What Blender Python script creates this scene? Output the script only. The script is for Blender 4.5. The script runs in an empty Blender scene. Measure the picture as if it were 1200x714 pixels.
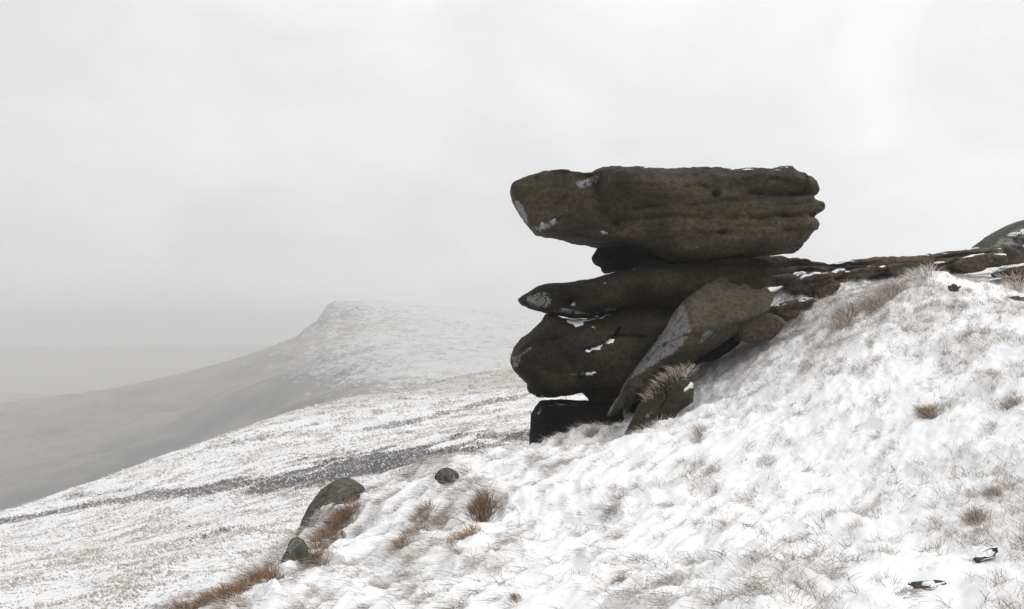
import bpy, bmesh, math
import numpy as np
C = bpy.context.scene.collection
sc = bpy.context.scene
rng = np.random.default_rng(7)

# ------------------------------------------------------------------ camera, sky, sun, exposure
F, CX, HY = 1167.0, 600.0, 380.0            # focal length in photo pixels, centre column, horizon row
cam = bpy.data.cameras.new('camera')
cam.lens = 35.0; cam.sensor_width = 36.0; cam.sensor_fit = 'HORIZONTAL'
cam.shift_y = 23.0 / 1200.0
cam.clip_start = 0.1; cam.clip_end = 20000
camo = bpy.data.objects.new('camera', cam); C.objects.link(camo)
camo.location = (0, 0, 0); camo.rotation_euler = (math.radians(90), 0, 0)
sc.camera = camo

SUN_AZ, SUN_EL = math.radians(100), math.radians(42)
world = bpy.data.worlds.new('World'); sc.world = world; world.use_nodes = True
nt = world.node_tree; nt.nodes.clear()
def N(nt, t, **k):
    n = nt.nodes.new(t)
    for a, b in k.items():
        if a.startswith('i_'): n.inputs[a[2:].replace('_', ' ')].default_value = b
        elif a.startswith('n_'): n.inputs[int(a[2:])].default_value = b
        else: setattr(n, a, b)
    return n
def L(nt, a, b): nt.links.new(a, b)
def MATH(nt, op, a, b=None, c=None, clamp=False):
    n = nt.nodes.new('ShaderNodeMath'); n.operation = op; n.use_clamp = clamp
    for i, v in enumerate((a, b, c)):
        if v is None: continue
        if isinstance(v, (int, float)): n.inputs[i].default_value = v
        else: nt.links.new(v, n.inputs[i])
    return n.outputs[0]
def MIX(nt, fac, a, b, mode='MIX'):
    n = nt.nodes.new('ShaderNodeMix'); n.data_type = 'RGBA'; n.blend_type = mode
    for i, v in ((0, fac), (6, a), (7, b)):
        if isinstance(v, (int, float)): n.inputs[i].default_value = v
        elif isinstance(v, tuple): n.inputs[i].default_value = (*v, 1)
        else: nt.links.new(v, n.inputs[i])
    return n.outputs[2]
def RANGE(nt, v, a, b, c=0.0, d=1.0, smooth=True):
    n = nt.nodes.new('ShaderNodeMapRange'); n.interpolation_type = 'SMOOTHSTEP' if smooth else 'LINEAR'
    nt.links.new(v, n.inputs[0])
    for i, x in enumerate((a, b, c, d)): n.inputs[i + 1].default_value = x
    return n.outputs[0]
def NOISE(nt, vec, scale, detail=4, rough=0.55, dist=0.0):
    n = nt.nodes.new('ShaderNodeTexNoise'); n.inputs['Scale'].default_value = scale
    n.inputs['Detail'].default_value = detail; n.inputs['Roughness'].default_value = rough
    n.inputs['Distortion'].default_value = dist
    if vec is not None: nt.links.new(vec, n.inputs['Vector'])
    return n.outputs['Fac']
def VSCALE(nt, vec, s):
    n = nt.nodes.new('ShaderNodeVectorMath'); n.operation = 'MULTIPLY'
    nt.links.new(vec, n.inputs[0]); n.inputs[1].default_value = s
    return n.outputs[0]

sky = N(nt, 'ShaderNodeTexSky', sky_type='NISHITA', sun_disc=False)
sky.sun_elevation = SUN_EL; sky.sun_rotation = SUN_AZ; sky.altitude = 600
tc = N(nt, 'ShaderNodeTexCoord'); gen = tc.outputs['Generated']
sep = N(nt, 'ShaderNodeSeparateXYZ'); L(nt, gen, sep.inputs[0])
dz = MATH(nt, 'MAXIMUM', sep.outputs[2], 0.0)
dot = N(nt, 'ShaderNodeVectorMath', operation='DOT_PRODUCT'); L(nt, gen, dot.inputs[0])
dot.inputs[1].default_value = (math.sin(SUN_AZ), math.cos(SUN_AZ), 0.0)
# overcast: brighter overhead and towards the hidden sun
lum = MATH(nt, 'MULTIPLY_ADD', dz, 5.0, 8.0)
lum = MATH(nt, 'MULTIPLY_ADD', dot.outputs['Value'], 1.7, lum)
c1 = NOISE(nt, VSCALE(nt, gen, (1, 1, 2.2)), 2.1, 5, 0.5, 0.4)
c2 = NOISE(nt, VSCALE(nt, gen, (1, 1, 1.7)), 5.5, 6, 0.5, 0.6)
cl = MATH(nt, 'ADD', MATH(nt, 'MULTIPLY_ADD', c1, 0.34, 0.83), MATH(nt, 'MULTIPLY_ADD', c2, 0.34, -0.17))
lum = MATH(nt, 'MULTIPLY', lum, cl)
comb = N(nt, 'ShaderNodeCombineColor')
L(nt, lum, comb.inputs[0]); L(nt, lum, comb.inputs[1]); L(nt, MATH(nt, 'MULTIPLY', lum, 1.006), comb.inputs[2])
col = MIX(nt, 0.96, sky.outputs[0], comb.outputs[0])
bg = N(nt, 'ShaderNodeBackground'); bg.inputs['Strength'].default_value = 0.1
L(nt, col, bg.inputs['Color'])
wo = N(nt, 'ShaderNodeOutputWorld'); L(nt, bg.outputs[0], wo.inputs['Surface'])

sun = bpy.data.lights.new('sun', 'SUN'); sun.energy = 1.1; sun.angle = math.radians(16); sun.color = (1, 0.97, 0.92)
suno = bpy.data.objects.new('sun', sun); C.objects.link(suno)
from mathutils import Vector
sd = Vector((math.sin(SUN_AZ) * math.cos(SUN_EL), math.cos(SUN_AZ) * math.cos(SUN_EL), math.sin(SUN_EL)))
suno.rotation_euler = sd.to_track_quat('Z', 'Y').to_euler()

sc.view_settings.view_transform = 'Standard'; sc.view_settings.look = 'None'
sc.view_settings.exposure = 0.0; sc.view_settings.gamma = 1.0
sc.render.engine = 'CYCLES'
sc.cycles.max_bounces = 6; sc.cycles.diffuse_bounces = 2; sc.cycles.volume_bounces = 3
sc.cycles.use_denoising = True; sc.cycles.denoising_prefilter = 'NONE'; sc.cycles.use_adaptive_sampling = False

# ------------------------------------------------------------------ helpers
def P(px, py, d):                            # a place seen at a photo pixel, d metres ahead
    return np.array([(px - CX) / F * d, d, (HY - py) / F * d])
_perm = np.random.default_rng(3).integers(0, 2**31, 4096)
def _hash(i, j, k): return (_perm[(_perm[(_perm[i & 4095] + j) & 4095] + k) & 4095]) & 4095
_gr = np.random.default_rng(5).normal(size=(4096, 3)); _gr /= np.linalg.norm(_gr, axis=1)[:, None]
def perlin(x, y, z=0.0, seed=0):
    x = np.asarray(x, float) + seed * 17.31; y = np.asarray(y, float) - seed * 9.17
    z = np.zeros_like(x) + z + seed * 5.73
    i, j, k = np.floor(x).astype(int), np.floor(y).astype(int), np.floor(z).astype(int)
    x, y, z = x - i, y - j, z - k
    u, v, w = (t * t * t * (t * (t * 6 - 15) + 10) for t in (x, y, z))
    out = 0
    for a in (0, 1):
        for b in (0, 1):
            for c in (0, 1):
                g = _gr[_hash(i + a, j + b, k + c)]
                d = g[..., 0] * (x - a) + g[..., 1] * (y - b) + g[..., 2] * (z - c)
                out = out + d * (u if a else 1 - u) * (v if b else 1 - v) * (w if c else 1 - w)
    return out * 1.6
def fbm(x, y, z=0.0, o=4, seed=0, g=0.5):
    s, a, f = 0, 1.0, 1.0
    for q in range(o):
        s = s + a * perlin(x * f, y * f, np.asarray(z) * f, seed + q * 3); a *= g; f *= 2.03
    return s
def sstep(a, b, x):
    t = np.clip((x - a) / (b - a), 0, 1); return t * t * (3 - 2 * t)
class TPS:                                   # smooth surface through scattered heights
    def __init__(s, pts, smooth=1e-3):
        s.p = pts[:, :2].copy(); s.m = s.p.mean(0); s.k = np.abs(s.p - s.m).max(); q = (s.p - s.m) / s.k; s.q = q
        n = len(q); r2 = ((q[:, None] - q[None]) ** 2).sum(-1); K = 0.5 * r2 * np.log(r2 + 1e-12)
        A = np.zeros((n + 3, n + 3)); A[:n, :n] = K + np.eye(n) * smooth
        A[:n, n] = 1; A[:n, n + 1:] = q; A[n:, :n] = A[:n, n:].T
        s.w = np.linalg.solve(A, np.concatenate([pts[:, 2], np.zeros(3)]))
    def __call__(s, x, y):
        sh = np.shape(x); q = (np.stack([np.ravel(x), np.ravel(y)], 1) - s.m) / s.k; out = np.empty(len(q)); n = len(s.q)
        for a in range(0, len(q), 40000):
            b = q[a:a + 40000]; r2 = ((b[:, None] - s.q[None]) ** 2).sum(-1)
            out[a:a + 40000] = (0.5 * r2 * np.log(r2 + 1e-12)) @ s.w[:n] + s.w[n] + b @ s.w[n + 1:]
        return out.reshape(sh)
def mesh_np(name, V, loops, starts, mat, smooth=True, parent=None, loc=(0, 0, 0), attrs=None):
    me = bpy.data.meshes.new(name)
    me.vertices.add(len(V)); me.vertices.foreach_set('co', np.ascontiguousarray(V, np.float32).ravel())
    me.loops.add(len(loops)); me.loops.foreach_set('vertex_index', np.ascontiguousarray(loops, np.int32))
    me.polygons.add(len(starts)); me.polygons.foreach_set('loop_start', np.ascontiguousarray(starts, np.int32))
    me.polygons.foreach_set('use_smooth', np.full(len(starts), smooth))
    me.update(calc_edges=True)
    for k, a in (attrs or {}).items():
        a = np.asarray(a, np.float32)
        if a.ndim == 1:
            t = me.attributes.new(k, 'FLOAT', 'POINT'); t.data.foreach_set('value', a)
        else:
            t = me.attributes.new(k, 'FLOAT_COLOR', 'POINT')
            t.data.foreach_set('color', np.ascontiguousarray(np.concatenate([a, np.ones((len(a), 1))], 1), np.float32).ravel())
    me.materials.append(mat)
    o = bpy.data.objects.new(name, me); C.objects.link(o); o.location = loc
    if parent is not None: o.parent = parent
    return o
def quads(name, V, Q, *a, **k):
    Q = np.asarray(Q); return mesh_np(name, V, Q.ravel(), np.arange(len(Q)) * 4, *a, **k)
def grid_mesh(name, X, Y, Z, mat, attrs=None):
    ny, nx = X.shape; i = np.arange(ny * nx).reshape(ny, nx)
    Q = np.stack([i[:-1, :-1], i[:-1, 1:], i[1:, 1:], i[1:, :-1]], -1).reshape(-1, 4)
    return quads(name, np.stack([X, Y, Z], -1).reshape(-1, 3), Q, mat, attrs={k: v.ravel() if v.ndim == 2 else v for k, v in (attrs or {}).items()})
def tag(o, label, cat, group=None):
    o['label'] = label; o['category'] = cat
    if group: o['group'] = group
    return o
def kind(o, k): o['kind'] = k; return o
def empty(name, loc):
    o = bpy.data.objects.new(name, None); C.objects.link(o); o.location = loc; o.empty_display_size = 0.2; return o
def poly_sdf(poly, U, Vv):                   # signed distance, positive inside
    poly = np.asarray(poly, float); a = poly; b = np.roll(poly, -1, 0)
    sh = U.shape; p = np.stack([U.ravel(), Vv.ravel()], 1); d2 = np.full(len(p), 1e18); ins = np.zeros(len(p), bool)
    for (x0, y0), (x1, y1) in zip(a, b):
        e = np.array([x1 - x0, y1 - y0]); w = p - (x0, y0)
        t = np.clip((w @ e) / max(e @ e, 1e-12), 0, 1); q = w - t[:, None] * e
        d2 = np.minimum(d2, (q ** 2).sum(1))
        c = ((y0 > p[:, 1]) != (y1 > p[:, 1]))
        if y1 != y0: ins ^= c & (p[:, 0] < (x1 - x0) * (p[:, 1] - y0) / (y1 - y0) + x0)
    d = np.sqrt(d2); return np.where(ins, d, -d).reshape(sh)
def line_dist(line, x, y):
    d2 = np.full(x.shape, 1e18)
    for (x0, y0), (x1, y1) in zip(line[:-1], line[1:]):
        ex, ey = x1 - x0, y1 - y0; t = np.clip(((x - x0) * ex + (y - y0) * ey) / (ex * ex + ey * ey + 1e-9), 0, 1)
        d2 = np.minimum(d2, (x - x0 - t * ex) ** 2 + (y - y0 - t * ey) ** 2)
    return np.sqrt(d2)
def surface_nets(f, o, h):
    ins = f < 0; s = f.shape; cs = tuple(n - 1 for n in s)
    acc = np.zeros(cs + (3,)); cnt = np.zeros(cs)
    corner = {}
    for ax in range(3):
        others = [a for a in range(3) if a != ax]
        lo = [slice(None)] * 3; hi = [slice(None)] * 3; lo[ax] = slice(0, -1); hi[ax] = slice(1, None)
        fa, fb = f[tuple(lo)], f[tuple(hi)]; cr = ins[tuple(lo)] != ins[tuple(hi)]
        t = np.where(cr, fa / np.where(cr, fa - fb, 1), 0); corner[ax] = cr
        for p in (0, 1):
            for q in (0, 1):
                sl = [slice(None)] * 3
                for a_, w in zip(others, (p, q)): sl[a_] = slice(w, w + cs[a_])
                c = cr[tuple(sl)]; tt = t[tuple(sl)]
                cnt += c; acc[..., ax] += np.where(c, tt, 0)
                for a_, w in zip(others, (p, q)): acc[..., a_] += np.where(c, w, 0)
    act = cnt > 0; idx = np.full(cs, -1); idx[act] = np.arange(act.sum())
    ijk = np.argwhere(act); V = (ijk + acc[act] / cnt[act][:, None]) * h + o
    Q = []
    for ax in range(3):
        a1, a2 = [(1, 2), (2, 0), (0, 1)][ax]
        cr = np.argwhere(corner[ax])
        ok = (cr[:, a1] > 0) & (cr[:, a2] > 0) & (cr[:, a1] < s[a1] - 1) & (cr[:, a2] < s[a2] - 1); cr = cr[ok]
        if not len(cr): continue
        def at(d1, d2):
            e = cr.copy(); e[:, a1] += d1; e[:, a2] += d2; return idx[e[:, 0], e[:, 1], e[:, 2]]
        q = np.stack([at(-1, -1), at(0, -1), at(0, 0), at(-1, 0)], 1)
        fl = ~ins[cr[:, 0], cr[:, 1], cr[:, 2]]; q[fl] = q[fl][:, ::-1]
        Q.append(q)
    return V, np.concatenate(Q)
def vnormals(V, Q):
    n = np.cross(V[Q[:, 2]] - V[Q[:, 0]], V[Q[:, 3]] - V[Q[:, 1]]); vn = np.zeros_like(V)
    for c in range(4): np.add.at(vn, Q[:, c], n)
    return vn / (np.linalg.norm(vn, axis=1)[:, None] + 1e-12)

# ------------------------------------------------------------------ materials
def new_mat(name):
    m = bpy.data.materials.new(name); m.use_nodes = True; t = m.node_tree
    b = next(n for n in t.nodes if n.type == 'BSDF_PRINCIPLED'); return m, t, b
def bump(t, b, h, dist, strength=1.0, prev=None):
    n = N(t, 'ShaderNodeBump'); n.inputs['Strength'].default_value = strength; n.inputs['Distance'].default_value = dist
    L(t, h, n.inputs['Height'])
    if prev is not None: L(t, prev, n.inputs['Normal'])
    L(t, n.outputs[0], b.inputs['Normal']); return n.outputs[0]
def rock_mat(name, dark, mid, warm, frostcol=(0.34, 0.34, 0.36), speck=0.5, spec=0.25):
    m, t, b = new_mat(name); o = N(t, 'ShaderNodeTexCoord').outputs['Object']
    a = NOISE(t, o, 1.6, 8, 0.6, 0.3); s = NOISE(t, VSCALE(t, o, (0.7, 0.7, 5.5)), 1.7, 7, 0.62, 0.2)
    g = NOISE(t, o, 17, 6, 0.7); v = NOISE(t, VSCALE(t, o, (6, 6, 0.8)), 1.3, 5, 0.6, 0.3)
    c = MIX(t, RANGE(t, a, 0.38, 0.64), mid, warm)
    c = MIX(t, MATH(t, 'MULTIPLY', RANGE(t, s, 0.5, 0.72), 0.5), c, dark)
    c = MIX(t, MATH(t, 'MULTIPLY', RANGE(t, v, 0.5, 0.7), 0.4), c, dark)
    c = MIX(t, 1.0, c, RANGE(t, g, 0.3, 0.72, 0.58, 1.55), 'MULTIPLY')
    c = MIX(t, 1.0, c, RANGE(t, NOISE(t, o, 62, 5, 0.75), 0.3, 0.7, 0.8, 1.22), 'MULTIPLY')
    big = NOISE(t, VSCALE(t, o, (1, 1, 1.6)), 0.9, 4, 0.6, 0.6); c = MIX(t, 1.0, c, RANGE(t, big, 0.34, 0.62, 0.55, 1.25), 'MULTIPLY')
    li = NOISE(t, o, 5.5, 7, 0.7, 0.5); c = MIX(t, MATH(t, 'MULTIPLY', RANGE(t, li, 0.54, 0.66), 0.55), c, MIX(t, 1.0, c, (1.5, 1.62, 1.4), 'MULTIPLY'))
    pit = NOISE(t, o, 26, 3, 0.6); c = MIX(t, MATH(t, 'MULTIPLY', RANGE(t, pit, 0.36, 0.28), 0.8), c, dark)
    sp = NOISE(t, o, 55, 3, 0.6); sp2 = NOISE(t, o, 3.0, 4, 0.6)
    f = MATH(t, 'MULTIPLY', RANGE(t, sp, 0.62, 0.72), RANGE(t, sp2, 0.46, 0.62))
    c = MIX(t, MATH(t, 'MULTIPLY', f, speck), c, (0.25, 0.25, 0.22))
    at = N(t, 'ShaderNodeAttribute', attribute_name='frost')
    fn = NOISE(t, o, 9, 9, 0.78, 0.4); fg = NOISE(t, o, 48, 4, 0.7)
    fr = MATH(t, 'ADD', MATH(t, 'MULTIPLY', at.outputs['Fac'], 0.9), MATH(t, 'ADD', MATH(t, 'MULTIPLY_ADD', fn, 2.0, -1.0), MATH(t, 'MULTIPLY_ADD', fg, 1.0, -0.5)))
    fr = MATH(t, 'MULTIPLY', RANGE(t, fr, 0.38, 0.78), MATH(t, 'MINIMUM', MATH(t, 'MULTIPLY', at.outputs['Fac'], 5.0), 1.0))
    c = MIX(t, MATH(t, 'MULTIPLY', fr, 0.85), c, MIX(t, 1.0, frostcol, RANGE(t, fg, 0.3, 0.7, 0.55, 1.1), 'MULTIPLY'))
    L(t, c, b.inputs['Base Color']); b.inputs['Roughness'].default_value = 0.82
    b.inputs['Specular IOR Level'].default_value = spec
    h = MATH(t, 'ADD', MATH(t, 'MULTIPLY', s, 0.9), MATH(t, 'ADD', MATH(t, 'MULTIPLY', g, 0.7), MATH(t, 'MULTIPLY', NOISE(t, o, 70, 4, 0.7), 0.25)))
    bump(t, b, h, 0.06, 1.0); return m
M_rock = rock_mat('gritstone', (0.013, 0.0105, 0.0065), (0.046, 0.040, 0.022), (0.064, 0.047, 0.029))
M_ledge = rock_mat('ledge_gritstone', (0.034, 0.025, 0.017), (0.075, 0.058, 0.039), (0.105, 0.07, 0.047), (0.23, 0.225, 0.235), speck=0.7)
M_lean = rock_mat('pale_gritstone', (0.018, 0.0155, 0.011), (0.064, 0.056, 0.038), (0.08, 0.063, 0.044), (0.29, 0.285, 0.295), speck=0.8)
M_dark = rock_mat('shade_black_gritstone', (0.004, 0.004, 0.004), (0.007, 0.0068, 0.006), (0.010, 0.009, 0.007), speck=0.15, spec=0.04)  # near-black stone: the shade of overhangs and hollows is put into its colour
M_shaded = rock_mat('shaded_gritstone', (0.007, 0.006, 0.004), (0.025, 0.0215, 0.012), (0.037, 0.026, 0.016), (0.3, 0.3, 0.3), spec=0.15)  # darker copy of the gritstone, shade on the lower layers painted in
M_grey = rock_mat('lichen_gritstone', (0.032, 0.031, 0.025), (0.088, 0.085, 0.066), (0.115, 0.104, 0.082), (0.4, 0.4, 0.41), speck=0.9)
def snow_mat(name):
    m, t, b = new_mat(name); o = N(t, 'ShaderNodeTexCoord').outputs['Object']
    at = N(t, 'ShaderNodeAttribute', attribute_name='grass'); ac = N(t, 'ShaderNodeAttribute', attribute_name='crease')
    fine = NOISE(t, o, 34, 6, 0.75, 0.6); mid = NOISE(t, o, 7, 5, 0.6)
    f = RANGE(t, MATH(t, 'ADD', MATH(t, 'MULTIPLY', at.outputs['Fac'], 0.42), MATH(t, 'MULTIPLY', fine, 0.8)), 0.62, 0.86)
    gc = MIX(t, mid, (0.34, 0.29, 0.24), (0.55, 0.52, 0.5))
    c = MIX(t, MATH(t, 'MULTIPLY', f, 0.34), (0.845, 0.848, 0.855), gc)
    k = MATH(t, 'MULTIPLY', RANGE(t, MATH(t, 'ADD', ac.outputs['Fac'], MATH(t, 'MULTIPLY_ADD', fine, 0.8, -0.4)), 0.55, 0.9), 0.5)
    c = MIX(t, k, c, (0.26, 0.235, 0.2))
    L(t, c, b.inputs['Base Color']); b.inputs['Roughness'].default_value = 0.65; b.inputs['Specular IOR Level'].default_value = 0.25
    bump(t, b, MATH(t, 'ADD', fine, MATH(t, 'MULTIPLY', NOISE(t, o, 120, 3, 0.6), 0.3)), 0.012, 0.6); return m
M_snow = snow_mat('windblown_snow')
m, t, b = new_mat('snow_crust'); o_ = N(t, 'ShaderNodeTexCoord').outputs['Object']
b.inputs['Base Color'].default_value = (0.82, 0.825, 0.84, 1); b.inputs['Roughness'].default_value = 0.6
bump(t, b, NOISE(t, o_, 40, 5, 0.7), 0.012, 0.7); M_crust = m
m, t, b = new_mat('rime_crust'); o_ = N(t, 'ShaderNodeTexCoord').outputs['Object']
L(t, MIX(t, RANGE(t, NOISE(t, o_, 30, 5, 0.7), 0.4, 0.62), (0.16, 0.155, 0.15), (0.5, 0.5, 0.52)), b.inputs['Base Color']); b.inputs['Roughness'].default_value = 0.7
bump(t, b, NOISE(t, o_, 40, 5, 0.7), 0.012, 0.8); M_rime = m
m, t, b = new_mat('grass_blade'); at = N(t, 'ShaderNodeAttribute', attribute_name='tint')
L(t, at.outputs['Color'], b.inputs['Base Color']); b.inputs['Roughness'].default_value = 0.8; b.inputs['Specular IOR Level'].default_value = 0.1; M_blade = m
m, t, b = new_mat('tussock_base'); o_ = N(t, 'ShaderNodeTexCoord').outputs['Object']
L(t, MIX(t, RANGE(t, NOISE(t, o_, 30, 5, 0.7), 0.35, 0.65), (0.1, 0.07, 0.045), (0.6, 0.58, 0.56)), b.inputs['Base Color']); b.inputs['Roughness'].default_value = 0.9
bump(t, b, NOISE(t, o_, 40, 5, 0.7), 0.03, 1.0); M_mound = m
def moor_mat():
    m, t, b = new_mat('moor_snow'); o = N(t, 'ShaderNodeTexCoord').outputs['Object']
    at = N(t, 'ShaderNodeAttribute', attribute_name='heather')
    n1 = NOISE(t, o, 1.6, 6, 0.7, 0.4); n2 = NOISE(t, o, 0.12, 5, 0.6)
    f = RANGE(t, MATH(t, 'ADD', n1, MATH(t, 'MULTIPLY_ADD', n2, 0.5, -0.25)), 0.5, 0.66)
    gc = MIX(t, NOISE(t, o, 0.5, 3), (0.24, 0.2, 0.16), (0.36, 0.33, 0.29))
    c = MIX(t, MATH(t, 'MULTIPLY', f, 0.62), (0.82, 0.82, 0.83), gc)
    sw = N(t, 'ShaderNodeAttribute', attribute_name='sward'); c = MIX(t, MATH(t, 'MULTIPLY', sw.outputs['Fac'], RANGE(t, n2, 0.3, 0.6, 0.4, 0.9)), c, (0.36, 0.335, 0.29))
    n3 = NOISE(t, o, 0.55, 7, 0.72, 0.3)
    h = RANGE(t, MATH(t, 'ADD', at.outputs['Fac'], MATH(t, 'MULTIPLY_ADD', n3, 2.4, -1.2)), 0.42, 0.6)
    c = MIX(t, MATH(t, 'MULTIPLY', h, 0.72), c, (0.085, 0.066, 0.062))
    L(t, c, b.inputs['Base Color']); b.inputs['Roughness'].default_value = 0.8; b.inputs['Specular IOR Level'].default_value = 0.1
    bump(t, b, n1, 0.25, 0.8); return m
M_moor = moor_mat()
def hill_mat(name, far=False):
    m, t, b = new_mat(name); o = N(t, 'ShaderNodeTexCoord').outputs['Object']
    at = N(t, 'ShaderNodeAttribute', attribute_name='snow')
    n1 = NOISE(t, VSCALE(t, o, (1, 1, 3.0)), 0.13, 9, 0.72, 0.5); n2 = NOISE(t, VSCALE(t, o, (1, 1, 2.5)), 0.022, 9, 0.7, 0.8); n3 = NOISE(t, o, 0.5, 4, 0.7)
    grass = MIX(t, RANGE(t, n2, 0.44, 0.57), (0.24, 0.205, 0.145), (0.12, 0.112, 0.092))
    grass = MIX(t, RANGE(t, n3, 0.4, 0.62, 0, 0.7), grass, (0.115, 0.105, 0.088))
    gl = N(t, 'ShaderNodeAttribute', attribute_name='gully'); grass = MIX(t, MATH(t, 'MULTIPLY', gl.outputs['Fac'], 1.0), grass, (0.035, 0.036, 0.036))
    f = RANGE(t, MATH(t, 'ADD', at.outputs['Fac'], MATH(t, 'ADD', MATH(t, 'MULTIPLY_ADD', n1, 1.5, -0.75), MATH(t, 'MULTIPLY_ADD', n3, 1.1, -0.55))), 0.3, 0.75)
    c = MIX(t, MATH(t, 'MULTIPLY', f, 0.8), grass, (0.78, 0.78, 0.79))
    L(t, c, b.inputs['Base Color']); b.inputs['Roughness'].default_value = 0.9; b.inputs['Specular IOR Level'].default_value = 0.05
    bump(t, b, n1, 6.0, 0.7); return m
M_hill = hill_mat('hill_moorland')
m, t, b = new_mat('valley_moorland'); o_ = N(t, 'ShaderNodeTexCoord').outputs['Object']
L(t, MIX(t, NOISE(t, o_, 0.01, 6, 0.6), (0.13, 0.12, 0.09), (0.26, 0.25, 0.22)), b.inputs['Base Color']); b.inputs['Roughness'].default_value = 0.9; M_valley = m

# ------------------------------------------------------------------ near hillside
near = [P(*a) for a in [(210,714,8.0),(400,714,6.5),(600,714,5.6),(800,714,5.1),(1000,714,4.8),(1200,714,4.6),(330,662,9.2),(366,634,9.6),(395,606,10.2),(430,586,10.9),
 (540,553,12),(620,524,13.6),(500,640,8.3),(600,620,8.6),(700,600,8.7),(800,600,8.2),(900,560,8.8),(1000,560,8.3),(1200,560,7.3),(700,514,13.0),
 (800,492,11.8),(820,453,13.4),(862,429,13.6),(845,436,13.5),(905,411,13.2),(960,382,13.2),(755,524,12.5),(1000,440,10.8),(1100,440,10),(1200,440,9.2),(1200,380,11.2),(1100,360,12),(1000,352,13.4),
 (1098,318,13.5),(1062,330,13.7),(1020,348,13.9),(1140,335,13.4),(1175,356,12.6),(985,344,15),(930,354,14.8),(1200,340,14.5),(1150,326,18),(1200,315,19),(900,347,17),(980,340,19),(1100,332,22)]]
near += [np.array(a, float) for a in [(-4.5,8,-3.6),(-3.2,10.8,-3.4),(-1.2,14,-3.1),(-6,9,-5),(-4,14,-5),(0,18,-3.6),(3,20,-2),(3,26,-3),(5.5,24,.2),(8,26,.9),(14,26,1.2),
 (14,15,1.5),(14,6,.8),(10,4,.3),(6,3,-.3),(0,0,-1.55),(-3,3,-2.3),(-6,4,-4),(-9,6,-7),(-8,0,-4.5),(4,-6,-.5),(-4,-8,-2.5),(10,-8,1),(-9,14,-8),(-6,20,-7),(0,26,-5.5),(5,34,-4),(14,36,.5),(22,10,3),(22,30,3),(22,-8,2.5),(-14,0,-9),(-16,12,-12),(-14,24,-12),(-4,36,-9)]]
H_near = TPS(np.array(near), 2e-4)
def axis(pts):
    out = [np.array([pts[0][0]])]
    for (a, s0), (b_, s1) in zip(pts[:-1], pts[1:]):
        n = max(2, int(round((b_ - a) * 2 / (s0 + s1)))); tt = np.linspace(0, 1, n + 1)[1:]
        out.append(a + (b_ - a) * (tt * s0 + tt * tt * (s1 - s0) / 2) / ((s0 + s1) / 2))
    return np.concatenate(out)
gx = axis([(-16, .9), (-4.2, .05), (-3.4, .022), (6.6, .022), (8, .06), (22, .9)])
gy = axis([(-8, .8), (3.4, .05), (3.8, .02), (11, .024), (14.6, .03), (17, .08), (36, .9)])
GX, GY = np.meshgrid(gx, gy)
base = H_near(GX, GY)
fx, fy = -0.42, -0.9                        # drift direction: down the slope, to the left and towards the viewer
wx = GX + 0.5 * perlin(GX * .5, GY * .5, seed=1); wy = GY + 0.5 * perlin(GX * .5, GY * .5, seed=2)
al = wx * fx + wy * fy; ac = -wx * fy + wy * fx
win = (sstep(-5, -3.2, GX) * (1 - sstep(7.5, 10, GX)) * sstep(2.5, 3.6, GY) * (1 - sstep(17, 22, GY)))
left = 1 - sstep(0.4, 3.2, GX)               # the left side is combed by the wind
d1 = 0.10 * perlin(GX * .9, GY * .9, seed=4) + 0.05 * perlin(GX * 2.2, GY * 2.2, seed=5)
comb = 1 - np.abs(perlin(al * 1.1, ac * 4.2, seed=6)) * 2.2
comb2 = 1 - np.abs(perlin(al * 2.4, ac * 9.0, seed=7)) * 2.2
tus = perlin(GX * 5.2, GY * 5.2, seed=8); tus2 = perlin(GX * 11, GY * 11, seed=9)
det = -.02 + d1 * (1 - .6 * sstep(11.5, 13, GY) * sstep(2, 4, GX)) + (0.014 + 0.035 * left) * comb + (0.009 + 0.016 * left) * comb2 + (0.013 + .012 * left) * tus + 0.012 * tus2 + .012 * (1 - 2.2 * np.abs(perlin(al * 6, ac * 15, seed=12))) + 0.007 * perlin(GX * 24, GY * 24, seed=10)
wlist = np.array([(*P(px, py, d)[:2], w) for px, py, d, w in [(1050,345,12.6,.95),(1000,370,12.4,.85),(940,400,12.6,.75),(880,430,12,.55),(1130,335,13,.6),(1190,400,10.2,.75),(1100,400,11,.5),
   (1180,450,9,.5),(950,470,10.2,.35),(850,520,10,.3),(1050,500,9,.3),(1000,560,8.3,.28),(800,600,8.2,.15),(900,640,6.5,.35),(950,690,5.3,.7),(1100,620,6.2,.45),(1170,590,6.5,.7),(1100,690,5,.4),(850,690,5.3,.65),
   (460,586,11.2,.95),(438,602,10.6,.9),(520,580,11,.8),(580,640,8,.5),(540,690,6.3,.45),(470,650,8.2,.6),(650,570,10.5,.5),(700,650,7,.25),(700,700,5.4,.3),(600,640,7.8,.4),(500,690,6.5,.45),(420,680,7.4,.5),(560,600,9.3,.6),(620,560,11,.45),(700,540,11,.4),(480,600,10,.6),(450,580,11,.75),(540,570,11.4,.5),(1000,330,15,.9),(1190,330,15,.9),(760,560,10,.2)]])
def idw(x, y):
    num = 0; den = 0
    for a, b_, w in wlist:
        k = 1 / ((x - a) ** 2 + (y - b_) ** 2 + .15) ** 1.6; num = num + k * w; den = den + k
    return num / den
reg = idw(GX, GY)
pn = 0.5 + 0.5 * fbm(GX * 1.7 + .3 * tus, GY * 1.7, o=4, seed=20, g=.6)
grass = np.clip(sstep(0.62, 0.95, pn * .75 + reg * .62), 0, 1) * win
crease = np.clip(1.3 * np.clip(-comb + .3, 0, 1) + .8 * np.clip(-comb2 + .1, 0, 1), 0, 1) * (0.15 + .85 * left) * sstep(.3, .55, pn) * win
Zn = base + det * win + 0.035 * grass * (1 + tus) * win
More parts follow.
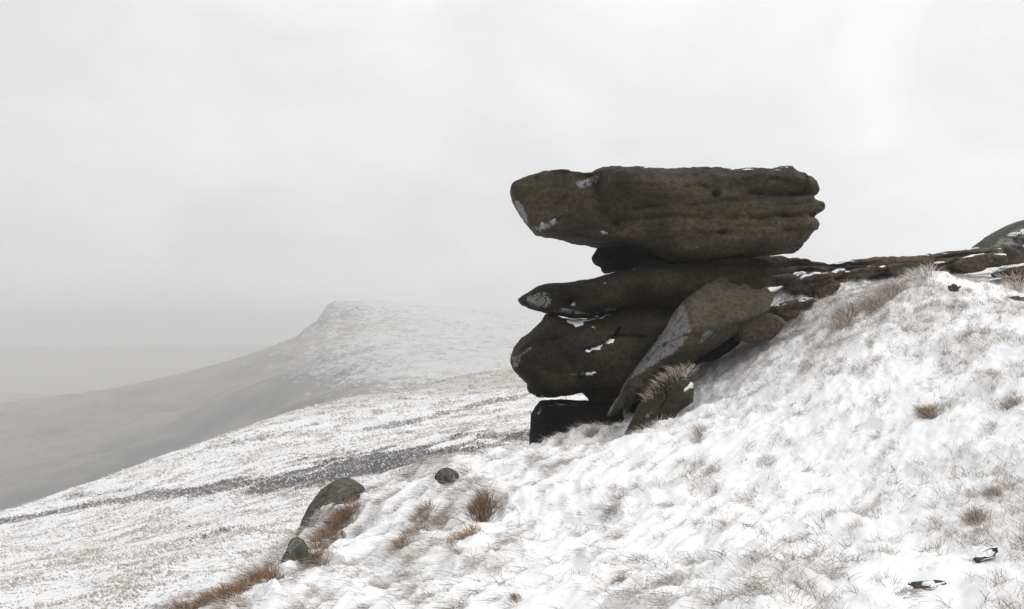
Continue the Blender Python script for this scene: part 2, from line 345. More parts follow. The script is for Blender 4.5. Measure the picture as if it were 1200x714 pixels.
hill_o = grid_mesh('snowy_hillside', GX, GY, Zn, M_snow, attrs={'grass': grass, 'crease': np.clip(crease, 0, 1)})
kind(hill_o, 'structure')
def samp(G, x, y):
    i = np.clip(np.searchsorted(gx, x) - 1, 0, len(gx) - 2); j = np.clip(np.searchsorted(gy, y) - 1, 0, len(gy) - 2)
    u = np.clip((x - gx[i]) / (gx[i + 1] - gx[i]), 0, 1); v = np.clip((y - gy[j]) / (gy[j + 1] - gy[j]), 0, 1)
    return (G[j, i] * (1 - u) + G[j, i + 1] * u) * (1 - v) + (G[j + 1, i] * (1 - u) + G[j + 1, i + 1] * u) * v
_d = np.linspace(3.2, 24, 1600)
def ground_at(px, py):                       # where the view through a photo pixel meets the hillside
    x = (px - CX) / F * _d; z = (HY - py) / F * _d
    hit = np.argmax(samp(Zn, x, _d) > z); d = _d[hit] if hit else 13.0
    x = (px - CX) / F * d; return np.array([x, d, samp(Zn, np.array([x]), np.array([d]))[0]])

# ------------------------------------------------------------------ moor below, hills beyond, valley floor
mc = [P(*a) for a in [(0,714,55),(200,714,46),(-300,714,62),(100,650,88),(-300,640,230),(-150,640,190),(0,605,200),(125,562,225),(250,520,260),(360,492,300),(480,460,360),(560,445,400),(620,430,440),(0,660,95),(0,630,140),
  (300,560,150),(300,600,100),(450,560,112),(600,500,140),(600,460,240),(500,500,190),(400,530,160),(650,480,180),(800,440,300),(1000,420,420)]]
mc += [np.array(a, float) for a in [(0,10,-9),(-10,15,-11.5),(-20,10,-13),(30,30,-7),(60,80,-6),(20,-20,-7),(-60,0,-24),(-40,-20,-18),(0,-20,-9)]]
for px, py, d, dr in [(-300,640,230,22),(-150,640,190,22),(0,605,200,22),(125,562,225,22),(250,520,260,20),(360,492,300,16),(480,460,360,12),(560,445,400,9),(620,430,440,8)]:
    p = P(px, py, d); mc.append(np.array([p[0] * 1.22, p[1] * 1.22, p[2] - dr - .22 * 5])); mc.append(np.array([p[0] * 1.5, p[1] * 1.5, p[2] - dr * 2.6]))
H_moor = TPS(np.array(mc), 2e-4)
mx = axis([(-420, 8), (-120, .8), (40, .7), (150, 4), (300, 10)]); my = axis([(-20, 3), (30, .6), (200, 1.0), (430, 2.2), (640, 9)])
MX, MY = np.meshgrid(mx, my)
MZ = H_moor(MX, MY) + .9 * fbm(MX * .03, MY * .03, o=3, seed=31) + .22 * fbm(MX * .22, MY * .22, o=3, seed=32) + .07 * fbm(MX * .8, MY * .8, o=2, seed=33)
_hb = [(-200,650),(0,612),(60,602),(130,588),(200,579),(260,570),(320,566),(380,556),(440,543),(500,534),(560,520),(620,510),(680,498),(760,486)]
_hb2 = [(430,505),(500,490),(560,476),(620,462),(680,452)]
_hb3 = [(240,525),(290,516),(350,506)]
def heather(x, y, z):
    px = CX + F * x / np.maximum(y, 1); py = HY - F * z / np.maximum(y, 1)
    w = 3.5 + 7.5 * sstep(150, 380, px) * (1 - .5 * sstep(520, 620, px)); nn = fbm(x * .06, y * .06, o=5, seed=41, g=.7)
    h = sstep(1.35, .3, line_dist(_hb, px, py) / w + nn * .9 + .7 * fbm(x * .16, y * .16, o=3, seed=44)) * (.75 + .25 * sstep(100, 400, px))
    h = np.maximum(h, .55 * sstep(1.3, .3, line_dist(_hb2, px, py) / 3 + nn)); h = np.maximum(h, .45 * sstep(1.2, .3, line_dist(_hb3, px, py) / 3 + nn))
    return np.maximum(h, .6 * sstep(.7, 1.0, nn))
hea = heather(MX, MY, MZ)
def sward(x, y): return sstep(190, 330, y + 50 * fbm(x * .02, y * .02, o=3, seed=43)) * sstep(180, 300, CX + F * x / np.maximum(y, 1))
kind(grid_mesh('moor', MX, MY, MZ, M_moor, attrs={'heather': hea, 'sward': sward(MX, MY)}), 'structure')

hc = [P(*a) for a in [(0,600,480),(0,540,600),(0,472,900),(130,455,900),(200,520,560),(290,415,900),(250,470,680),(345,393,860),(370,379,845),(385,365,840),(405,361,850),(440,357,870),(480,355,880),(540,362,900),(620,373,930),(760,385,1000),(900,395,1100),
  (400,470,480),(400,420,650),(430,385,780),(500,440,520),(520,400,700),(600,430,550),(600,400,720),(700,420,600),(-300,500,850),(-300,620,500),(340,440,640),(900,430,650)]]
for px, py, d in [(-300,500,850),(0,472,900),(130,455,900),(290,415,900),(345,393,860),(385,365,845),(440,357,870),(540,362,900),(620,373,930),(760,385,1000),(900,395,1100)]:
    p = P(px, py, d); hc.append(np.array([p[0] * 1.15, p[1] * 1.15, p[2] - 25])); hc.append(np.array([p[0] * 1.5, p[1] * 1.5, p[2] - 80]))
for px, py, d in [(-300,620,500),(0,600,480),(200,520,560),(400,470,480),(600,430,550),(900,430,650)]:
    p = P(px, py, d); hc.append(np.array([p[0] * .8, p[1] * .8, p[2] - 35]))
H_hill = TPS(np.array(hc), 4e-6)
hx = axis([(-1000, 14), (-420, 2.6), (80, 2.6), (700, 12)]); hy = axis([(340, 4), (460, 2.4), (930, 2.8), (1500, 16)])
HX, HYg = np.meshgrid(hx, hy)
HZ = H_hill(HX, HYg); hw = 1
HZ = HZ + 7.5 * sstep(-176, -157, HX + 6 * perlin(HX * .05, HYg * .05, seed=55)) * np.exp(-np.maximum(HX + 140, 0) / 70) * np.exp(-((HYg - 850) / 70) ** 2)
HZ = HZ + 5.0 * fbm(HX * .012, HYg * .012, o=4, seed=51) * sstep(380, 460, HYg) * (1 - .75 * sstep(780, 840, HYg)) + .7 * fbm(HX * .06, HYg * .06, o=3, seed=52)
_sx = [-60,0,60,130,200,250,290,320,345,356,366,374,380,386,392,410,440,480,540,620,760]; _sy = [476,472,464,455,440,427,415,404,393,384,377,366,358,354,352.5,353,352.5,357,362,372,385]
for _ in range(3):                           # settle the ridge line on its profile
    hpx = CX + F * HX / HYg; hpy = HY - F * HZ / HYg; far_ = HYg > 560; bx = np.arange(-60, 761, 4.0); bi = np.clip(((hpx + 60) / 4).astype(int), 0, len(bx) - 1); cur = np.full(len(bx), 1e9)
    np.minimum.at(cur, bi[far_], hpy[far_]); dzr = np.where(cur < 1e8, cur - np.interp(bx, _sx, _sy), 0)
    HZ = HZ + np.interp(hpx, bx, dzr, 0, 0) / F * HYg * sstep(640, 800, HYg)
hpx = CX + F * HX / HYg; hpy = HY - F * HZ / HYg
sn = np.clip(.17 + .5 * sstep(230, 520, hpx) - .1 * sstep(430, 460, hpy) + .12 * fbm(HX * .01, HYg * .02, o=3, seed=53), 0, 1)
gn = fbm(HX * .02, HYg * .02, o=4, seed=54)
gul = np.maximum(sstep(1.5, .2, line_dist([(-80,612),(60,580),(130,556),(190,528),(250,497),(300,470),(370,440),(430,428)], hpx, hpy) / 17 + gn), .8 * sstep(1.4, .2, line_dist([(374,374),(386,360),(410,362)], hpx, hpy) / 9 + gn))
gul = np.maximum(gul, .85 * sstep(.25, .7, gn))
kind(grid_mesh('hill', HX, HYg, HZ, M_hill, attrs={'snow': sn, 'gully': np.clip(gul, 0, 1)}), 'structure')
def ridge(name, D, prof, base_z, depth):
    xs = np.linspace(prof[0][0], prof[-1][0], 220); tops = np.interp(xs, [p[0] for p in prof], [p[1] for p in prof])
    X0 = (xs - CX) / F * D; top = (HY - tops) / F * D + fbm(X0 * .004, X0 * 0, o=4, seed=61) * 2.5
    s = np.linspace(-1, 1.6, 40)[:, None]; prof_ = np.exp(-(s * 1.5) ** 2)
    Xr = np.repeat(X0[None], 40, 0); Yr = D + s * depth + 0 * Xr
    Zr = base_z + (top[None] - base_z) * prof_ + fbm(Xr * .006, Yr * .006, o=4, seed=62) * 3 * (np.abs(s) > .15)
    kind(grid_mesh(name, Xr, Yr, Zr, M_hill, attrs={'snow': np.full(Xr.shape, .1)}), 'structure')
ridge('hill', 1350, [(-700,440),(-200,452),(0,461.5),(60,464),(120,468),(300,500)], -165, 380)
ridge('hill', 2300, [(-1100,400),(-200,404),(60,406),(310,404.5),(600,403),(1500,396),(2200,392)], -165, 700)
vx = np.linspace(-4200, 4200, 60); VX, VY = np.meshgrid(vx, vx)
kind(grid_mesh('valley_ground', VX, VY, -160 + 2 * fbm(VX * .002, VY * .002, o=2, seed=63), M_valley), 'structure')

# ------------------------------------------------------------------ rocks
def front_patch(name, V, Q, nrm, PX, PY, polys, h, mat, parent, loc, seed, nmin=-2.0, edge=5.0, rough=3.0, side=-0.05):
    for poly in polys:
        pj = np.array(poly, float)
        s = poly_sdf(pj, PX + rough * perlin(V[:, 0] * 9, V[:, 2] * 9, V[:, 1] * 9, seed), PY + rough * perlin(V[:, 0] * 9, V[:, 2] * 9, V[:, 1] * 9, seed + 5))
        ok = (s > 0) & (nrm[:, 1] < side) & (nrm[:, 2] > nmin)
        fq = Q[ok[Q].all(1)]
        if len(fq) < 3: continue
        fq = max(islands(fq, 1), key=len)
        use, inv = np.unique(fq, return_inverse=True); fq = inv.reshape(-1, 4)
        cnt = np.zeros(len(use)); np.add.at(cnt, fq.ravel(), 1)
        lift = h * np.sqrt(np.clip(s[use] / edge, 0, 1)) - .004; lift[cnt < 4] = -.006
        quads(name, V[use] + nrm[use] * lift[:, None], fq, mat, parent=parent)
def islands(fq, least=14):                   # connected groups of faces, crumbs dropped
    lab = np.arange(fq.max() + 1)
    while True:
        m_ = lab[fq].min(1); new = lab.copy()
        for c in range(4): np.minimum.at(new, fq[:, c], m_)
        new = new[new]
        if (new == lab).all(): break
        lab = new
    g = lab[fq[:, 0]]
    return [fq[g == k] for k in np.unique(g) if (g == k).sum() >= least]
def rock(name, poly, D, Tf, Tb, Rf, Rb, mat, vox=.028, p=2.2, tmap=None, grooves=(), bumps=(), frost=(), snow=(), rime=(), cap=None, amp=1.0, seed=1, strata=1.0, parent=None, tilt=0.0, ks=.4, jit=.7, hull=None, hround=.03):
    if hull is not None: poly = [(q[0], q[1]) for q in hull]; jit = 0; Tf = .001
    poly = np.array(poly, float); k = (D - ks * Tf) / F
    if jit:                                   # broken edges
        q_ = []
        for a_, b_ in zip(poly, np.roll(poly, -1, 0)):
            m_ = max(1, int(np.hypot(*(b_ - a_)) / 3)); q_ += [a_ + (b_ - a_) * i / m_ for i in range(m_)]
        poly = np.array(q_); poly = poly + jit * np.stack([perlin(poly[:, 0] * .16, poly[:, 1] * .16, 0, seed + 40) + .7 * perlin(poly[:, 0] * .4, poly[:, 1] * .4, 0, seed + 42), perlin(poly[:, 0] * .16, poly[:, 1] * .16, 0, seed + 44) + .7 * perlin(poly[:, 0] * .4, poly[:, 1] * .4, 0, seed + 46)], 1)
    U0 = (poly[:, 0] - CX) * k; V0 = (HY - poly[:, 1]) * k
    pl = np.stack([U0, V0], 1); lo = pl.min(0) - 3 * vox; hi = pl.max(0) + 3 * vox
    u = np.arange(lo[0], hi[0], vox); v = np.arange(lo[1], hi[1], vox)
    UU, VV = np.meshgrid(u, v, indexing='ij'); d2 = poly_sdf(pl, UU, VV)
    PXg = UU / k + CX; PYg = HY - VV / k
    T = np.full(UU.shape, Tf)
    if tmap is not None: T = np.maximum(tmap(PXg, PYg) * np.ones_like(UU), .04)
    tmax = T.max()
    y = np.arange(-tmax - 3 * vox, Tb + 3 * vox, vox)            # y: away from the viewer
    yy = y[None, None]; fr = yy < 0
    a = np.abs(yy); TT = np.where(fr, T[..., None], Tb); R = np.where(fr, Rf, Rb); Tm = np.where(fr, tmax, Tb)
    q = np.clip(a / Tm, 0, 1); ins = R * (1 - (1 - q ** p) ** (1 / p))
    f1 = ins - d2[..., None]; f2 = a - TT
    kk = .06; hh = np.clip(.5 + .5 * (f1 - f2) / kk, 0, 1); f = f2 * (1 - hh) + f1 * hh + kk * hh * (1 - hh)
    if hull is not None:                      # an angular block: the solid between the faces of a convex hull
        pts = np.array([P(*q) for q in hull]); pts = np.stack([pts[:, 0], pts[:, 2], pts[:, 1] - D], 1)
        bm = bmesh.new(); [bm.verts.new(q) for q in pts]; bmesh.ops.convex_hull(bm, input=bm.verts); bm.normal_update(); cen = pts.mean(0)
        pn = {}
        for fc in bm.faces:
            n_ = np.array(fc.normal); q_ = np.array(fc.verts[0].co)
            if n_ @ (q_ - cen) < 0: n_ = -n_
            pn[tuple(np.round(np.append(n_, n_ @ q_), 3))] = 1
        bm.free(); m3 = 3 * vox; lo3, hi3 = pts.min(0) - m3, pts.max(0) + m3
        u, v, y = (np.arange(a_, b_, vox) for a_, b_ in zip(lo3, hi3)); UU3, VV3, YY3 = np.meshgrid(u, v, y, indexing='ij'); f = np.full(UU3.shape, -1e9); rk = hround
        for n_ in pn: g_ = n_[0] * UU3 + n_[1] * VV3 + n_[2] * YY3 - n_[3]; hh = np.clip(.5 + .5 * (g_ - f) / rk, 0, 1); f = f * (1 - hh) + g_ * hh + rk * hh * (1 - hh)
    V, Q = surface_nets(f, np.array([u[0], v[0], y[0]]), vox)
    V = np.stack([V[:, 0], V[:, 2], V[:, 1]], 1); Q = Q[:, ::-1]
    V[:, 1] += D
    n = vnormals(V, Q)
    x_, y_, z_ = V.T
    disp = amp * (.035 * perlin(x_ * 1.4, y_ * 1.4, z_ * 1.4, seed) + .016 * perlin(x_ * 4, y_ * 4, z_ * 4, seed + 1) + .008 * perlin(x_ * 10, y_ * 10, z_ * 10, seed + 2))
    disp += amp * .014 * (.3 - np.abs(perlin(x_ * 6, y_ * 6, z_ * 6, seed + 21))) + amp * .006 * perlin(x_ * 22, y_ * 22, z_ * 22, seed + 22); zz = z_ - tilt * x_
    tt_ = 2.6 * (perlin(x_ * 1.5, y_ * 1.5, zz * 2.6, seed + 31) + .25 * perlin(x_ * 6, y_ * 6, z_ * 6, seed + 32)); tf_ = tt_ - np.floor(tt_); disp += amp * .045 * (np.floor(tt_) + sstep(.36, .64, tf_)) / 2
    st = perlin(x_ * .8, y_ * .8, zz * 6.5, seed + 3); disp += strata * (.02 * st - .03 * np.clip(.12 - np.abs(perlin(x_ * .7, y_ * .7, zz * 4.2, seed + 4)), 0, 1) / .12 * .6)
    rim = sstep(.0, .12, poly_sdf(pl, x_, z_)) if hull is None else 1.0; V = V + n * (disp * (.3 + .7 * rim))[:, None]
    PX = V[:, 0] / k + CX; PY = HY - V[:, 2] / k
    if hull is not None: PX = CX + F * V[:, 0] / V[:, 1]; PY = HY - F * V[:, 2] / V[:, 1]
    fm = sstep(.15, .5, -n[:, 1])
    wob = 1.5 * perlin(x_ * 5, z_ * 5, 0, seed + 9)
    gmod = np.clip(.75 + 1.3 * perlin(x_ * 3.2, z_ * 3.2, 0, seed + 14), .1, 1.4)
    for line, w, dep in grooves:              # a crack: sharp upper lip, slow lower slope
        ld = line_dist(line, PX, PY + wob + 1.2 * perlin(x_ * 2, z_ * 2, 0, seed + 15)); lx = np.array(sorted(line)); dy = PY - np.interp(PX, lx[:, 0], lx[:, 1])
        steep = abs(line[-1][1] - line[0][1]) > abs(line[-1][0] - line[0][0])
        g_ = np.exp(-(ld / (w * .8)) ** 2); g_ = g_ if steep else np.where(dy > 0, .75 * g_ + .25 * np.exp(-ld / (w * 3)), g_)
        V[:, 1] += dep * fm * gmod * g_
    for (cx, cy, rx, ry, h) in bumps: V[:, 1] -= h * fm * np.exp(-((PX - cx) / rx) ** 2 - ((PY - cy) / ry) ** 2)
    n = vnormals(V, Q)
    fa = np.zeros(len(V))
    for poly_, s_, e in frost: fa = np.maximum(fa, s_ * sstep(-e * .4, e, poly_sdf(poly_, PX, PY)) * sstep(-.2, .3, -n[:, 1] + .3))
    loc = np.array([(V[:, 0].min() + V[:, 0].max()) / 2, D, V[:, 2].min()]); pl_ = np.zeros(3)
    if parent is not None: pl_ = np.array(parent.location)
    o = quads(name, V - loc, Q, mat, parent=parent, loc=tuple(loc - pl_), attrs={'frost': fa})
    Vl = V - loc
    if snow: front_patch('snow_patch', Vl, Q, n, PX, PY, snow, .022, M_crust, o, loc, seed, rough=2.6)
    if rime: front_patch('rime_patch', Vl, Q, n, PX, PY, rime, .02, M_rime, o, loc, seed + 1, rough=6)
    if cap:
        th, amt, hgt = cap
        nz = fbm(V[:, 0] * 3, V[:, 1] * 3, V[:, 2] * 3, o=3, seed=seed + 7) * .5 + .5
        val = sstep(th, th + .25, n[:, 2]) * sstep(1 - amt - .12, 1 - amt + .12, nz); ok = val > .05
        fq_all = Q[ok[Q].all(1)]
        for fq in (islands(fq_all) if len(fq_all) > 6 else []):
            use, inv = np.unique(fq, return_inverse=True); fq = inv.reshape(-1, 4); cnt = np.zeros(len(use)); np.add.at(cnt, fq.ravel(), 1)
            lift = hgt * val[use] - .004; lift[cnt < 4] = -.006
            quads('snow_cap', Vl[use] + n[use] * lift[:, None], fq, M_crust, parent=o)
    return o

SL = [(598.4,220),(599.5,214.7),(604.7,210.5),(615,206),(628,202),(640,198),(653,196.4),(665.6,196.4),(674,199),(684.5,200.4),(693,200.4),(696,198),(703.5,195),(716,195),(733,196.4),(758,195),(770.7,196.4),(807,195.8),(834.6,195.8),(864,196.8),(876.6,195),(893.4,195.8),(908,196.4),(912,193.9),(925,194.3),(930,200),(939.7,202.7),(948,208.4),(954,215.7),(958,225),(956.5,230.4),(950,232.5),(961.7,235.7),(966,243),(963.8,249.3),(957.5,254),(953,256.5),(956.5,264),(953,273.5),(946,283),(940.7,287),(936.5,295),(925,294.5),(906,297.6),(885,298.7),(864,300.8),(843,304),(822,305.6),(801,304),(780,297),(756,287),(737,283),(724,284),(703,286),(691,284),(674,281),(659,276.6),(644.6,274.5),(630,272.4),(624.7,269),(619.4,262),(611,249),(604.7,239),(599.5,226)]
def t_slab(X, Y):
    t = 1.0 - .10 * np.exp(-((Y - 232) / 14) ** 2) * sstep(840, 900, X)
    t = t - .42 * (1 - sstep(690, 745, X - .35 * (Y - 230))) - .25 * (1 - sstep(600, 690, X))
    t = t - .22 * sstep(272, 292, Y + .12 * (X - 790)) * (1 - sstep(780, 830, X))
    return t
o = rock('rock_slab', SL, 14.2, 1.0, 1.1, .34, .4, M_rock, tmap=t_slab, seed=11, p=2.3, ks=.35, amp=1.0, strata=1.2, vox=.022, cap=(.86, .3, .02),
  grooves=[([(868,232),(900,233),(955,231)],2.2,.16),([(905,257),(930,256),(960,255.5)],2.4,.18),([(900,274),(918,273),(934,271)],2,.09),([(882,279),(882.5,294)],1.5,.08),([(822,278.5),(838,277)],1.8,.16),
    ([(720,262),(780,258),(850,262),(905,257)],2.4,.08),([(740,248),(800,246),(860,240)],2,.06),([(930,202),(933,216),(930,228)],1.6,.08),([(910,245),(940,243),(962,246)],1.6,.06),([(700,215),(706,240),(728,270)],7,.14),([(672,199),(690,208),(700,214)],5,.12),
    ([(795,220),(815,226)],1.5,.04),([(860,218),(880,216),(905,219)],2,.05)],
  bumps=[(828,234,3,3,-.24),(760,225,50,16,.05),(640,225,30,18,.07),(940,215,14,8,.05)],
  frost=[([(600,232),(610,234),(618,250),(621,262),(616,260),(605,243)],.8,3),([(628,272),(622,266),(650,256),(654,262),(645,270)],.8,3),([(672,214),(690,208),(700,206),(704,212),(690,222),(676,226)],.75,3)],
  rime=[([(624,269),(636,261),(651,255),(652,260),(640,268),(630,272)]),([(676,213),(692,208),(703,209),(702,214),(688,220),(678,226)]),([(694,271),(706,272),(716,274),(708,278),(698,277)])],
  snow=[([(674,241),(679,240),(681,243),(676,244)])])
tag(o, 'longest and topmost gritstone slab, overhanging like an anvil at the head of the stack', 'rock')
o = rock('boulder', [(720,281),(703,283),(703,287),(698,295),(695.5,302),(698,307),(706.6,312),(707,317.6),(711,320),(727,318),(748,312),(767,310),(790,312),(830,306),(835,298),(790,296),(757,283)], 14.9, .55, .6, .2, .25, M_dark, seed=13, amp=.8, vox=.025)  # shade under the overhang is carried by this rock's black colour
tag(o, 'rock coloured shade-black, wedged under the overhang of the topmost slab', 'rock')
S2 = [(606,350),(612,346),(623.6,338.7),(633.7,332.8),(643.8,331),(660.6,330),(682.4,327.7),(699,325),(712,321),(724,318.5),(741,313.5),(758,310.2),(771.5,310.2),(790,308.4),(799,306.7),(829,304.7),(848,299.8),(880,298.8),(897,302),(905,308),(908,320),(900,332),(890,345),(860,356),(820,361),(790,361),(758,359.5),(734.5,361),(717.7,365),(704,369.5),(691,372),(674,373),(657,370.2),(640.4,367),(632,364.5),(620,361),(610,356)]
def t_s2(X, Y):
    return .75 + .15 * np.exp(-((X - 770) / 40) ** 2) * np.exp(-((Y - 335) / 18) ** 2) - .3 * (1 - sstep(610, 690, X)) - .12 * sstep(800, 830, X) * (1 - sstep(308, 318, Y))
o = rock('rock_slab', S2, 14.3, .8, 1.0, .3, .4, M_shaded, tmap=t_s2, seed=17, vox=.022, amp=1.0, cap=(.9, .16, .02), strata=.9,
  grooves=[([(830,306),(832,318),(855,322)],2.2,.08),([(740,325),(752,332),(757,345)],2,.04),([(800,308),(812,318),(810,330)],2,.05),([(850,316),(880,311),(905,318)],2,.07),([(672,331),(676,346)],2,.03)],
  bumps=[(668,354,6,4,-.34),(755,330,24,12,.07),(800,335,22,16,.05),(650,342,22,7,.04)],
  frost=[([(607,349),(616,346),(640,340),(650,356),(640,366),(622,360)],.75,6),([(640,366),(660,360),(690,366),(718,360),(729,357),(717,365),(690,371),(660,369)],.65,3)],
  rime=[([(705,364),(720,358),(730,356),(722,362),(708,367)])],
  snow=[([(664,358),(669,353),(676,354),(675,360),(667,361)]),([(728,331),(730.5,331),(729,340),(725,341)]),([(702,335),(707,331),(708,333),(703,337)]),([(686,340),(690,337),(691,338),(687,342)])])
tag(o, 'long beak-nosed gritstone slab, second from top of the stack with an eye-like hollow', 'rock')
S3 = [(640.4,367),(635,375.6),(622,387.4),(610,399),(603.4,407.6),(599,417.6),(597.6,426),(602,436),(612,445),(619,451),(618,458),(620,463),(630,468),(644,470.5),(658,467),(672,466),(685,463),(690,468),(694,474),(710,474),(726,472),(738,455),(760,430),(784,402),(800,378),(806,356),(758,359),(734,361),(717,365.5),(704,370),(691,373),(674,374.5),(657,371.5)]
def t_s3(X, Y):
    t = .9 - .4 * (1 - sstep(600, 690, X)) + .16 * np.exp(-((Y - 418) / 22) ** 2) - .5 * sstep(446, 462, Y) + .1 * sstep(715, 730, X) * np.exp(-((Y - 385) / 14) ** 2)
    return t - .12 * (1 - sstep(372, 385, Y)) * (1 - sstep(700, 720, X))
o = rock('boulder', S3, 14.35, .95, .9, .45, .4, M_shaded, tmap=t_s3, seed=23, vox=.022, amp=1.0, p=2.1, strata=.8,
  grooves=[([(604,412),(622,404),(650,396)],2.5,.06),([(676,411),(700,404),(716,394),(722,386)],2.6,.14),([(716,394),(745,393),(775,396)],2,.07),([(640,432),(680,440),(720,436)],3,.05),([(618,451),(650,453),(690,456)],3,.14)],
  bumps=[(640,400,26,12,.05),(745,410,20,18,.05)],
  frost=[([(598,418),(606,414),(622,405),(624,408),(612,418),(606,434),(600,430)],.75,3),([(676,412),(712,396),(718,400),(712,410),(690,412)],.5,4),([(660,434),(690,432),(694,438),(664,440)],.55,3),([(620,462),(640,464),(640,469),(626,467)],.6,2)],
  snow=[([(662,374),(668,372.5),(690,373),(717,367),(719,369),(700,374),(684,377),(683,382),(672,384),(664,381),(660,377)]),([(688,383),(693,381),(697,385),(692,388)]),([(674,409),(690,406),(702,400),(714,394),(718,398),(706,405),(694,411),(680,413)]),([(672,435),(684,432),(696,433),(697,437),(684,439)])])
tag(o, 'rounded dark boulder with snow streak and crack, third layer down in the stack', 'rock')
S4 = [(634,471.5),(628,479),(622.5,488),(621,520),(620,540),(670,540),(715,520),(735,495),(730,474),(700,472),(688,472),(670,471),(648,470.8)]
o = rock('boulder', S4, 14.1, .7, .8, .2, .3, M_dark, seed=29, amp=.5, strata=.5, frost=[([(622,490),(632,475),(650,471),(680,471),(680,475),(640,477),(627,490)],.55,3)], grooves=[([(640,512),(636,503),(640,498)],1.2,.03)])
tag(o, 'blocky black rock at the foot of the stack, resting on the snow', 'rock')
LS = [(706,489,13.3),(714,472,13.42),(742,430,13.5),(770,388,13.5),(798,353,13.4),(812,343,13.2),(850,321,13.6),(868,317.5,13.8),(882,319,13.85),(897,333,13.75),(909,350,13.55),(905,363,13.2),
  (866,373,12.98),(812,385,12.78),(805,404,12.8),(775,425,12.98),(738,447,13.2),(716,490,13.3),(880,366,14.3),(846,374,14.6),(806,386,14.4),(745,455,14.2),(716,487,13.9),(900,345,14.5),(850,328,14.5),(780,390,14.4)]
o = rock('rock_slab', None, 13.7, 0, 0, 0, 0, M_lean, hull=LS, seed=31, amp=.55, strata=.3, vox=.02, tilt=.6, hround=.035, cap=(.9, .1, .015),
  grooves=[([(730,455),(765,415),(800,372)],1.6,.06),([(745,432),(770,402),(786,378)],1.4,.05),([(760,418),(782,402),(806,392)],1.5,.05),([(850,330),(880,336),(905,352)],1.2,.02)],
  frost=[([(706,490),(714,472),(742,430),(770,388),(798,353),(804,356),(809,372),(812,388),(804,406),(775,426),(738,448),(716,489)],.8,6),([(822,392),(830,386),(838,390),(826,402),(818,404)],.6,2)],
  snow=[([(856,319),(864,317.5),(870,320),(862,322)])])
tag(o, 'leaning grey slab propped against the stack, frosted on its left face', 'rock')
o = rock('boulder', [(796,396),(812,383),(836,378),(868,370),(876,392),(868,406),(845,422),(820,428),(800,440),(775,466),(752,492),(735,496),(745,470),(775,430)], 14.0, .4, .5, .12, .3, M_dark, seed=35, amp=.8, vox=.022, p=2.6, ks=.9, tilt=.6)  # added filler rock, its black paints the shade under the leaning slab
tag(o, 'added black rock standing in for the shade in the hollow beneath the leaning frosted slab', 'rock')
WB = [(775,442),(764,456),(758,468),(752,476),(744,494),(736,508),(733,520),(738,530),(760,530),(775,512),(784,500),(798,482),(814,472),(815,458),(812,445),(800,438)]
o = rock('boulder', WB, 12.7, .42, .5, .16, .2, M_rock, seed=37, amp=.6, vox=.02, strata=.4, tilt=.8, snow=[([(794,452),(806,447),(815,447),(812,455),(803,457),(796,461)])], frost=[([(752,486),(760,478),(764,482),(756,492)],.5,2)],
  grooves=[([(780,455),(772,475),(760,500)],2,.04)], bumps=[(764,485,10,16,.05)])
tag(o, 'brown wedge-shaped boulder half buried in snow below the leaning slab', 'rock')
SB = [(862,375),(876,370),(891.6,365),(903,366.5),(913,370),(923,378),(915,388),(905,398),(888,402),(866,400),(862,390)]
o = rock('boulder', SB, 13.5, .35, .5, .12, .15, M_ledge, seed=41, amp=.5, vox=.02, strata=.4, p=2.6, snow=[([(868,370),(880,367),(897,365),(880,371)])])
tag(o, 'low brown block tucked under the right end of the leaning slab', 'rock')
# layered outcrop behind the snow crest: one bedrock with its beds
oc = empty('rock_outcrop', P(1000, 330, 17)); tag(oc, 'long low brown outcrop of thin rock beds running right along the skyline', 'outcrop')
def bed(poly, D, Tf, seed, **k):
    return rock('rock_bed', poly, D, Tf, .9, .05, .2, M_ledge, seed=seed, amp=.7, vox=.022, strata=2.4, p=4, jit=2.0, parent=oc, tilt=k.pop('tilt', .1), **k)
bed([(886,301),(907,300.8),(925,302),(939,304),(952,307),(966,309),(976,309.5),(985,308),(1010,304.5),(1040,301),(1060,302),(1075,300),(1087,299),(1088,312),(1050,318),(1010,324),(985,327),(966,328),(930,328),(900,328),(884,322)], 16.4, .5, 51, grooves=[([(890,312),(930,311),(985,313),(1030,309)],1.6,.12),([(930,318),(985,319),(1040,313),(1080,309)],1.8,.14),([(900,306),(940,308),(990,310)],1.2,.07)], cap=(.7,.2,.02), tilt=0)
bed([(1073,301.5),(1092,299.5),(1112,296),(1130,293.5),(1150,291.2),(1168,292),(1170,306),(1150,312),(1120,318),(1090,320),(1060,322),(1040,318)], 17.2, .5, 53, grooves=[([(1080,305),(1110,301),(1150,297)],1.5,.12),([(1060,312),(1100,308),(1150,303)],1.6,.12)], cap=(.7,.25,.02))
bed([(893,323),(930,322),(966,320),(987,316),(984,326),(960,330),(935,332),(905,336)], 15.9, .4, 55, cap=(.6,.3,.03), tilt=0)
bed([(938,327),(955,321),(970,322),(976,331),(968,346),(946,350),(932,340)], 15.2, .35, 57, cap=(.6,.35,.04))
bed([(905,361),(930,354),(953,348),(957,354),(940,362),(918,368),(906,368)], 14.3, .3, 59, cap=(.6,.3,.03))
bed([(915,370),(926,364),(937,361),(935,368),(927,376),(917,378)], 13.9, .22, 61)
bed([(1040,313),(1052,308),(1064,307),(1082,311),(1078,320),(1064,328),(1046,330)], 15.6, .35, 63)
bed([(1118,309),(1122,304),(1140,301),(1150,297),(1160,296),(1161,306),(1154,312),(1146,319),(1128,320)], 16.2, .35, 65, cap=(.7,.22,.02), grooves=[([(1120,312),(1140,308),(1160,303)],1.3,.1)])
bed([(1166,330),(1180,326),(1198,326),(1215,330),(1213,342),(1195,345),(1175,342)], 15.2, .35, 67, cap=(.55,.3,.03))
